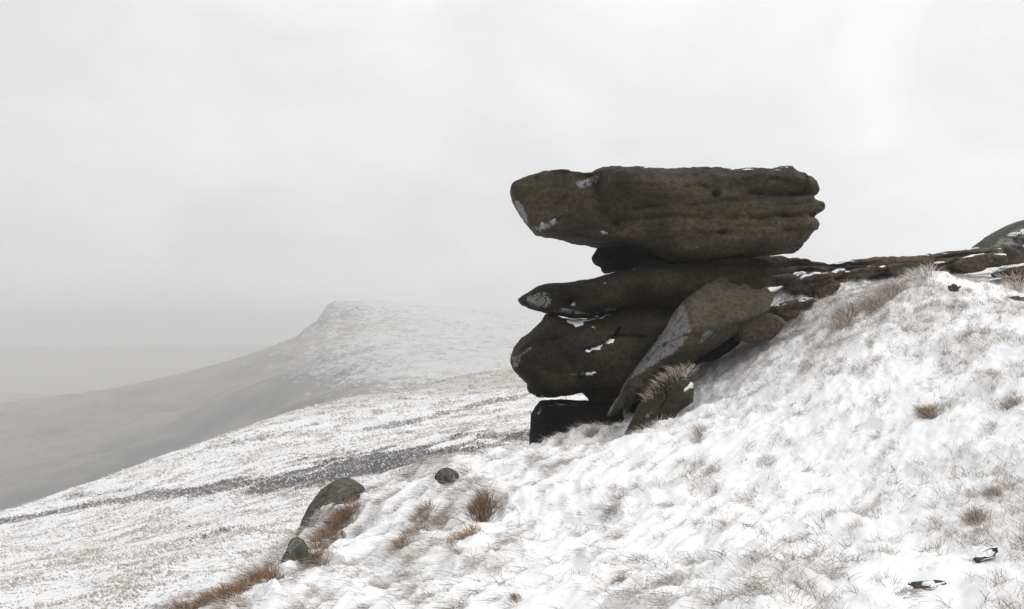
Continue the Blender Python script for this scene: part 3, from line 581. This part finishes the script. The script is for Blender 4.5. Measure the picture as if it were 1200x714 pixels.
bed([(1176,296),(1196,291),(1215,293),(1215,304),(1196,310),(1178,310)], 18.4, .3, 68)
bed([(985,318),(1010,314),(1035,311),(1040,316),(1030,322),(1000,327),(986,326)], 15.8, .35, 151, cap=(.6,.35,.025), grooves=[([(988,322),(1036,316)],1.2,.08)])
bed([(1085,309),(1105,305),(1120,302),(1122,310),(1105,317),(1088,320)], 16.4, .35, 153, cap=(.7,.25,.02), grooves=[([(1086,314),(1120,307)],1.2,.08)])
bed([(1155,300),(1172,298),(1178,304),(1170,313),(1156,313)], 16.8, .3, 155, cap=(.6,.4,.025))
bed([(952,340),(968,334),(980,330),(984,336),(972,347),(956,351)], 14.9, .3, 157, cap=(.6,.35,.025))
bed([(1186,318),(1200,313),(1216,314),(1216,324),(1196,326)], 16, .3, 159, cap=(.6,.4,.025))
# boulders at the right edge
o = rock('boulder', [(1146,293),(1158,284),(1170,276),(1176,272),(1188,265),(1200,259),(1216,254),(1240,258),(1250,275),(1245,298),(1215,303),(1180,302),(1150,300)], 19, .7, .8, .35, .35, M_grey, seed=71, vox=.035, amp=.9, strata=.8,
  grooves=[([(1176,274),(1182,284),(1190,290)],2,.1)], bumps=[(1184,284,6,4,-.1)], snow=[[(1170,279),(1178,274),(1188,271),(1200,265),(1225,262),(1225,275),(1200,280),(1190,279),(1182,279)],[(1190,280),(1204,277),(1225,274),(1225,296),(1200,296),(1188,292),(1184,287),(1190,285)]], frost=[([(1150,292),(1170,277),(1200,259),(1230,256),(1230,300),(1190,300)],.6,4)])
tag(o, 'grey boulder plastered with snow at the right edge of the skyline', 'rock')
o = rock('boulder', [(1173,291),(1180,288),(1192,291),(1198,295),(1196,304),(1186,310),(1174,308)], 17.4, .25, .3, .15, .15, M_rock, seed=73, vox=.025, amp=.5)
tag(o, 'small dark rounded rock in front of the snow-plastered grey boulder', 'rock')
o = rock('boulder', [(1158,302),(1163,297),(1170,298),(1171,308),(1164,312),(1157,309)], 17, .2, .25, .12, .12, M_dark, seed=75, vox=.025, amp=.5)
tag(o, 'small black stone in a gap at the end of the layered outcrop', 'rock')
o = rock('boulder', [(1180,353),(1188,347),(1200,345),(1214,350),(1214,366),(1198,372),(1184,367)], 13.0, .25, .3, .15, .15, M_ledge, seed=77, vox=.022, amp=.7, cap=(.45, .55, .03))
tag(o, 'broken brown rock half under snow at right edge below the outcrop', 'rock')
# stones lying in the snow: centre pixel, half width and half height in pixels
def blob(cx, cy, w, h, seed, rough=.25, n=14):
    r = np.random.default_rng(seed); a = np.linspace(0, 2 * np.pi, n, endpoint=False); k = 1 + r.uniform(-rough, rough, n)
    return [(cx + w * q * math.cos(t), cy - h * q * math.sin(t)) for t, q in zip(a, k)]
def stone(poly, seed, label, mat, name='stone', off=.0, dep=.35, **k):
    k.setdefault('p', 2.8)
    c = np.mean(np.array(poly), 0); d = ground_at(c[0], c[1] + .5 * np.ptp(np.array(poly)[:, 1]))[1]
    w = np.ptp(np.array(poly)[:, 0]) * d / F
    o = rock(name, poly, d + off, w * dep, w * dep, w * .22, w * .22, mat, seed=seed, vox=max(w / 42, .006), amp=min(w, .5), strata=k.pop('strata', min(w, .4)), **k)
    return tag(o, label, 'rock')
def block(outline, front, back, d, seed, label, mat, name='stone', **k):    # outline at d, front points nearer, back points farther
    o = rock(name, None, d, 0, 0, 0, 0, mat, hull=[(x, y, d + z) for x, y, z in outline + front + back], seed=seed, **k); return tag(o, label, 'rock')
gd = lambda px, py: ground_at(px, py)[1]
block([(326,657,.05),(333.7,644,.1),(341.6,630,.2),(350,628,.25),(358,633,.2),(370,652,.1),(372,672,0),(330,672,0)], [(352,637,-.12),(364,655,-.15),(345,672,-.2)], [(345,634,.5),(370,660,.5)], gd(352,668) + .22, 81,
  'low stone with frosty top at the lower foot of the tall leaning boulder', M_grey, vox=.012, amp=.3, strata=.25, hround=.02, frost=[([(334,646),(341,632),(352,630),(357,634),(350,640),(340,650)],.6,3)])
block([(344,634,.1),(346.5,626,.1),(350,615,.12),(357,603,.15),(365,588,.2),(373,577,.25),(385,567.5,.3),(398,560.6,.35),(409,559.3,.38),(419,564,.35),(426,570,.3),(429,584,.2),(426,596,.1)], [(372,606,-.1),(392,588,-.12),(416,576,-.02),(360,650,-.05),(410,605,-.1)], [(400,566,.75),(425,580,.75),(365,620,.7)], 10.15, 83,
  'tall mossy grey boulder leaning on the left edge of the snow slope', M_grey, 'boulder', vox=.014, amp=.4, strata=.3, hround=.025,
  frost=[([(358,622),(364,604),(371,596),(378,592),(374,606),(364,626)],.85,3)], snow=[[(378,592),(390,587),(396,590),(384,602),(376,612),(372,606)]], grooves=[([(384,586),(400,582),(424,577)],1.5,.03)])
print(gd(352,668), gd(395,600), gd(523,566), gd(1156,655))
d_ = gd(523, 566)
block([(508,562,.1),(512,552,.15),(519,547.5,.2),(527,547,.2),(534,551,.18),(539,558,.12),(534,567,0),(514,568,0)], [(520,556,-.02),(530,560,-.03)], [(522,550,.5),(532,556,.5)], d_ - .05, 85, 'small dark mossy stone alone on the upper left brow of the slope', M_grey, vox=.01, amp=.3, strata=.2, hround=.03)
d_ = gd(1156, 655)
block([(1138,655,.03),(1146,651,.06),(1149,644,.12),(1158,639.5,.16),(1168,639,.17),(1174.5,644,.12),(1169,651,.03),(1158,657,-.01),(1148,659,-.02)], [(1155,652,-.02)], [(1150,664,.1),(1170,660,.15)], d_ - .08, 87, 'upper of two small snow-streaked stones in the lower right snow', M_grey, vox=.006, amp=.4, strata=.3, hround=.008, cap=(.15, .6, .008), snow=[[(1150,653),(1153,646),(1160,643),(1166,646),(1160,652)]])
d_ = gd(1088, 688)
block([(1060,682,.03),(1068,678.5,.06),(1080,679,.08),(1094,677.5,.09),(1108,678,.08),(1114.5,682,.04),(1104,686.5,0),(1090,690,-.02),(1076,689,-.02),(1066,686,.01)], [], [(1075,698,.06),(1104,694,.08)], d_ - .04, 89, 'flat dark stone rimmed with snow, lowest at the lower right', M_grey, vox=.006, amp=.4, strata=.3, hround=.008, cap=(.15, .6, .008), snow=[[(1079,685),(1082,680),(1094,679),(1098,684),(1088,687)]])
stone(blob(1119,338,7,4.2,91,.35,18), 91, 'little dark stone poking through snow on the crest of the slope', M_ledge, off=.04, cap=(.5,.4,.01))

# ------------------------------------------------------------------ grass
TAN, RUST, FROST, DARK, STRAW, PINK = (np.array(c) for c in ((.36,.27,.18), (.165,.10,.058), (.74,.74,.77), (.07,.055,.045), (.46,.38,.28), (.42,.31,.26)))
def blade_mesh(name, B, D, Ln, Wd, T0, T1, parent=None, loc=(0, 0, 0)):
    n = len(B); up = np.array([0, 0, 1.0]); s = np.array([0, .4, .75])
    lean = D - (D @ up)[:, None] * up; sx = np.cross(D, rng.normal(size=(n, 3))); sx /= np.linalg.norm(sx, axis=1)[:, None] + 1e-9
    V = np.empty((n, 7, 3)); K = np.empty((n, 7, 3))
    def pos(t): return B + D * (Ln * t)[:, None] + lean * (Ln * .45 * t * t)[:, None] - up * (Ln * .18 * t * t)[:, None]
    for q, t in enumerate(s):
        p_ = pos(np.full(n, t)); w = (Wd * (1 - .45 * t) / 2)[:, None]
        V[:, q * 2] = p_ - sx * w; V[:, q * 2 + 1] = p_ + sx * w
        c = T0 + (T1 - T0) * t; K[:, q * 2] = c; K[:, q * 2 + 1] = c
    V[:, 6] = pos(np.ones(n)); K[:, 6] = T1
    lp = np.array([0, 1, 3, 2, 2, 3, 5, 4, 4, 5, 6]); st = np.array([0, 4, 8])
    loops = (np.arange(n)[:, None] * 7 + lp[None]).ravel(); starts = (np.arange(n)[:, None] * 11 + st[None]).ravel()
    return mesh_np(name, V.reshape(-1, 3), loops, starts, M_blade, parent=parent, loc=loc, attrs={'tint': K.reshape(-1, 3)})
def unit(v): return v / (np.linalg.norm(v, axis=1)[:, None] + 1e-9)
# frosted grass over the slope, thick where the snow lets it through
n = 1500000
x = rng.uniform(-3.6, 7.8, n); y = 3.6 + (17.5 - 3.6) * rng.uniform(0, 1, n) ** 1.15
ok = np.abs(x / y) < .62; x, y = x[ok], y[ok]
gm = samp(grass, x, y); cm = samp(crease, x, y); clump = sstep(.1, .5, perlin(x * 6, y * 6, seed=71) + .3 * perlin(x * 15, y * 15, seed=72))
keep = rng.uniform(size=len(x)) < np.clip(.002 + .42 * gm ** 1.3 * (.2 + .8 * clump) + .6 * cm * clump, 0, 1); x, y, gm, cm = x[keep], y[keep], gm[keep], cm[keep]
# and in little tufts everywhere, bent down the slope
nt_ = 6500; tx = rng.uniform(-3.4, 7.8, nt_); ty = 3.7 + 13 * rng.uniform(0, 1, nt_) ** 1.2
ok = (np.abs(tx / ty) < .6) & (rng.uniform(size=nt_) < .12 + .9 * idw(tx, ty) ** 1.2); tx, ty = tx[ok], ty[ok]
nb = np.clip(np.exp(rng.normal(3.3, .8, len(tx))), 8, 190).astype(int); rad = .012 + .006 * np.sqrt(nb) * rng.uniform(.7, 1.3, len(tx)); tl_ = rng.normal(size=(len(tx), 3)) * .45; tid = np.repeat(np.arange(len(tx)), nb); rr_ = rng.normal(size=(len(tid), 2)) * rad[tid][:, None] * .6
sx_ = tx[tid] + rr_[:, 0] * .8 - fx * rr_[:, 1] * 2.2; sy_ = ty[tid] - fy * rr_[:, 1] * 2.2
nn_ = len(x); x = np.concatenate([x, sx_]); y = np.concatenate([y, sy_]); gm = np.concatenate([gm, np.full(len(tid), .6)]); cm = np.concatenate([cm, .5 * rng.uniform(size=len(tx))[tid]])
tint_t = np.concatenate([np.full(nn_, -1), rng.choice(6, len(tx), p=[.14, .34, .26, .15, .03, .08])[tid]])
n = len(x); B = np.stack([x, y, samp(Zn, x, y) - .01], 1); lf = 1 - sstep(0.2, 2.2, x)
Dv = rng.normal(size=(n, 3)) * .55; Dv[:, 2] = np.abs(Dv[:, 2]) * .6 + (.8 - .5 * lf); Dv[nn_:] += tl_[tid] * [1, 1, .3]; Dv[:, 0] += fx * (.35 + 1.1 * lf); Dv[:, 1] += fy * (.2 + .7 * lf); Dv = unit(Dv)
pal = np.stack([FROST, STRAW, TAN, PINK, DARK, FROST * .8]); ci = rng.choice(6, n, p=[.2, .28, .24, .16, .04, .08])
mine = (tint_t >= 0) & (rng.uniform(size=n) < .6); ci = np.where(mine, tint_t, ci)
T0 = pal[ci] * rng.uniform(.7, 1.1, (n, 1)); mx_ = rng.uniform(.2, .85, (n, 1)); T1 = T0 * (1 - mx_) + FROST * mx_; dk = (rng.uniform(size=n) < .08 + .35 * cm); T0[dk] = DARK * 2; T1[dk] = TAN * .9
kind(blade_mesh('frosted_grass', B, Dv, rng.uniform(.035, .10, n) * (.6 + .6 * gm) * (1 + 1.0 * lf * rng.uniform(size=n)), rng.uniform(.002, .0042, n), T0, np.clip(T1, 0, .85)), 'stuff'); print('blades', n)
def tussock(path, wpx, n, cols, Lr, label, stiff=.9, spread=.6, mound=True):
    pts = np.array([P(*q) if len(q) == 3 else ground_at(*q) for q in path]); c = pts.mean(0); d = c[1]; w = wpx * d / F
    seg = rng.integers(0, max(len(pts) - 1, 1), n); tt = rng.uniform(size=n)
    cen = pts[seg] + (pts[np.minimum(seg + 1, len(pts) - 1)] - pts[seg]) * tt[:, None]
    rr = w / 2 * np.sqrt(rng.uniform(size=n)) * rng.uniform(.5, 1, n); th = rng.uniform(0, 2 * np.pi, n)
    off = np.stack([rr * np.cos(th), rr * np.sin(th) * 1.3, 0 * rr], 1); B = cen + off; B[:, 2] = (samp(Zn, B[:, 0], B[:, 1]) - .01) if len(path[0]) == 2 else B[:, 2]
    r = empty('grass_tussock', tuple(c)); tag(r, label, 'grass tussock')
    Dv = rng.normal(size=(n, 3)) * .33 + off / (w / 2 + 1e-6) * spread; Dv[:, 2] = np.abs(Dv[:, 2]) + stiff; Dv[:, 0] -= .25; Dv = unit(Dv)
    pal = np.array(cols); T0 = pal[rng.integers(0, len(pal), n)] * rng.uniform(.65, 1.15, (n, 1)); T1 = np.clip(T0 * rng.uniform(.9, 1.5, (n, 1)), 0, .85)
    if mound:
        m_ = 22; a = np.linspace(0, 2 * np.pi, m_, endpoint=False); rings = [np.linspace(0, 1, 7)[1:]][0]; VV = []; FQ = []
        lo, hi = pts.min(0)[:2], pts.max(0)[:2]; e = pts[-1] - pts[0]; Lg = np.linalg.norm(e[:2]); ang = math.atan2(e[1], e[0]) if Lg > .02 else 0
        ra, rb = Lg / 2 + w * .42, w * .42
        for q in rings:
            X_ = q * ra * np.cos(a); Y_ = q * rb * np.sin(a); xx = c[0] + X_ * math.cos(ang) - Y_ * math.sin(ang); yy = c[1] + X_ * math.sin(ang) + Y_ * math.cos(ang)
            zz = (samp(Zn, xx, yy) if len(path[0]) == 2 else c[2] + (pts[-1][2] - pts[0][2]) * X_ / (Lg + 1e-6) - w * .1) + w * .16 * (1 - q ** 2) * (1 + .5 * perlin(xx * 9, yy * 9, seed=77)) - .012
            VV.append(np.stack([xx, yy, zz], 1) - c)
        VV = np.concatenate(VV)
        for q in range(len(rings) - 1):
            for s in range(m_): FQ.append((q * m_ + s, q * m_ + (s + 1) % m_, (q + 1) * m_ + (s + 1) % m_, (q + 1) * m_ + s))
        loops = list(range(m_))[::-1]; 
        fl = np.array(FQ).ravel(); st = np.concatenate([np.arange(len(FQ)) * 4, [len(FQ) * 4]])
        mesh_np('root_mound', VV, np.concatenate([fl, np.array(list(range(m_)))]), st, M_mound, parent=r)
    kind(blade_mesh('grass_blades', B - c, Dv, rng.uniform(*Lr, n) * d / 10, rng.uniform(.003, .0055, n) * max(d / 10, .7), T0, T1, parent=r), 'stuff')
R2 = [RUST, RUST * 1.4, RUST * .6, TAN * .7]; T2 = [TAN, STRAW, TAN * .6, PINK]; F2 = [FROST, FROST * .8, STRAW, TAN, PINK]
tussock([(572,584),(566,600),(560,610)], 26, 900, R2, (.09, .19), 'dense rust-brown tussock standing alone, the darkest on the lower slope')
tussock([(505,598),(490,612),(478,632),(466,645)], 20, 700, [TAN * .8, RUST * 1.5, TAN, PINK * .8], (.07, .16), 'curved strip of brown grass left of the dense rust-brown tussock', spread=.4)
tussock([(528,640),(545,630),(560,620)], 18, 420, [RUST * 1.8, TAN, PINK], (.06, .13), 'thin pinkish-brown tussock just below the dense rust-brown one', spread=.5)
tussock([(414,597),(400,611),(386,629),(368,648)], 26, 1700, [RUST * 1.3, TAN * .7, RUST * 1.8, PINK * .8], (.09, .2), 'brown grass band growing along the right side of the tall leaning boulder', stiff=.7)
tussock([(352,655),(366,658),(378,664)], 20, 700, [TAN * .7, RUST * 1.4, DARK * 1.6], (.07, .15), 'short brown tussock around the low stone under the tall boulder')
tussock([(325,668),(300,680),(272,694),(245,706),(210,716)], 30, 2600, [RUST * 1.5, TAN * .8, RUST * 2, TAN * .6], (.09, .19), 'longest bank of brown grass, at the bottom left edge of the slope', stiff=.8)
tussock([(1088,486)], 24, 420, [TAN, STRAW, TAN * .7], (.06, .13), 'round tan tussock alone in open snow on the right of the slope', spread=.8)
tussock([(1138,612),(1152,608)], 22, 420, F2 + [TAN], (.07, .14), 'upright pale straw tussock above the upper small stone')
tussock([(1160,582),(1168,576)], 16, 300, [TAN, STRAW, FROST * .8], (.06, .12), 'small tan tussock at right, highest of the pair above the small stones')
tussock([(766,472,12.5),(782,452,12.5),(804,434,12.6)], 30, 900, [PINK, TAN, STRAW, TAN * .8, FROST * .7], (.05, .14), 'tawny grass draped over the top of the wedge-shaped boulder', stiff=.8, spread=.9)
tussock([(822,505),(818,520)], 14, 300, [TAN, STRAW, FROST * .8], (.07, .15), 'straw tussock in the snow right of the wedge-shaped boulder')
tussock([(724,684),(730,678)], 15, 240, [TAN * .8, RUST * 1.5, STRAW], (.04, .09), 'small tan tussock at bottom centre of the slope')
tussock([(602,704),(607,700)], 9, 160, [DARK * 1.8, RUST * 1.3, TAN], (.04, .09), 'smallest dark tussock at the bottom edge, below the rust-brown one')
tussock([(1050,340),(1035,352),(1020,365)], 28, 1300, F2, (.08, .17), 'rime-whitened tussock spreading just under the crest of the slope', stiff=.6)
tussock([(1000,365),(985,385)], 24, 900, F2 + [TAN], (.08, .17), 'frosty straw tussock below and left of the crest')
tussock([(985,322),(1000,318)], 22, 500, [FROST, FROST * .7, FROST * .9], (.08, .16), 'rime-covered grey heather clump on the outcrop beside the crest')
tussock([(1085,304),(1072,318)], 26, 700, [FROST, FROST * .9, STRAW], (.08, .16), 'white hoary tussock on the highest brow of the slope')
tussock([(1180,318),(1195,314)], 26, 600, F2, (.08, .16), 'hoary tussock at the right edge in front of the outcrop')
tussock([(697,506),(690,512)], 14, 260, [TAN, STRAW, FROST * .8], (.06, .13), 'straw tussock at the right corner of the blocky black rock')
tussock([(1190,470),(1180,480)], 18, 320, F2, (.06, .13), 'frosty tussock at the right edge, level with the round tan tussock')
# moor tufts: low snow-dusted clumps
n = 420000
dd = 42 * (460 / 42) ** rng.uniform(0, 1, n) ** .8; x = dd * (rng.uniform(-220, 760, n) - CX) / F; y = dd
z = H_moor(x, y); 
jx = np.searchsorted(mx, x).clip(1, len(mx) - 1); jy = np.searchsorted(my, y).clip(1, len(my) - 1)
def msamp(G):
    u = (x - mx[jx - 1]) / (mx[jx] - mx[jx - 1]); v = (y - my[jy - 1]) / (my[jy] - my[jy - 1])
    return (G[jy-1, jx-1] * (1-u) + G[jy-1, jx] * u) * (1-v) + (G[jy, jx-1] * (1-u) + G[jy, jx] * u) * v
z = msamp(MZ); he = msamp(hea)
pat = fbm(x * .18, y * .18, o=3, seed=81) * .5 + .5
keep = rng.uniform(size=n) < np.clip(.25 + .6 * he + .9 * (pat - .5), .05, 1); x, y, z, he, dd, pat = (q[keep] for q in (x, y, z, he, dd, pat)); n = len(x)
w = rng.uniform(.05, .15, n) * (1 + dd / 130) * (1 + .5 * he) * (.55 + 1.9 * np.clip(pat - .15, 0, 1) ** 2); h = w * rng.uniform(.45, .9, n)
m_ = 5; a = np.arange(m_) / m_ * 2 * np.pi; ph = rng.uniform(0, 6.28, n); rj = rng.uniform(.6, 1.3, (n, m_))
V = np.empty((n, m_ + 1, 3)); V[:, :m_, 0] = x[:, None] + w[:, None] * rj * np.cos(a + ph[:, None]); V[:, :m_, 1] = y[:, None] + w[:, None] * rj * np.sin(a + ph[:, None]) * .8
V[:, :m_, 2] = (z - .05)[:, None]; V[:, m_] = np.stack([x - w * rng.uniform(0, .8, n), y - w * .3, z + h], 1)
pal = np.stack([TAN * .8, STRAW * .85, np.array([.2, .19, .17]), FROST * .6, PINK * .95, FROST * 1.05]); ci = rng.choice(6, n, p=[.19, .24, .14, .12, .16, .15])
Kc = pal[ci] * rng.uniform(.8, 1.2, (n, 1)); Kc += (.8 - Kc) * .22; sw_ = rng.uniform(size=n) < sward(x, y); Kc[sw_] = np.array([.33, .3, .25]) * rng.uniform(.7, 1.3, (sw_.sum(), 1)); hd = rng.uniform(size=n) < he * 1.1; Kc[hd] = np.array([.09, .083, .08]) * rng.uniform(.6, 1.8, (hd.sum(), 1))
K = np.repeat(Kc[:, None], m_ + 1, 1); top = rng.uniform(size=n) < .2; K[top, m_] = FROST
tri = np.stack([np.arange(m_), (np.arange(m_) + 1) % m_, np.full(m_, m_)], 1).ravel()
kind(mesh_np('moor_grass', V.reshape(-1, 3), (np.arange(n)[:, None] * (m_ + 1) + tri[None]).ravel(), np.arange(n * m_) * 3, M_blade, smooth=False, attrs={'tint': np.clip(K, 0, .85).reshape(-1, 3)}), 'stuff')

# ------------------------------------------------------------------ haze
hm = bpy.data.materials.new('haze'); hm.use_nodes = True; t = hm.node_tree; t.nodes.clear()
pv = N(t, 'ShaderNodeVolumePrincipled'); pv.inputs['Color'].default_value = (.88, .88, .88, 1); pv.inputs['Density'].default_value = 0.00115; pv.inputs['Anisotropy'].default_value = 0.45
ou = N(t, 'ShaderNodeOutputMaterial'); L(t, pv.outputs[0], ou.inputs['Volume'])
x0, x1, z0, z1 = -4400, 4400, -168, 30
Vb = np.array([(x, y, z) for x in (x0, x1) for y in (x0, x1) for z in (z0, z1)], float)
hz = quads('haze', Vb, [(0,1,3,2),(4,6,7,5),(0,4,5,1),(2,3,7,6),(0,2,6,4),(1,5,7,3)], hm, smooth=False); kind(hz, 'stuff')
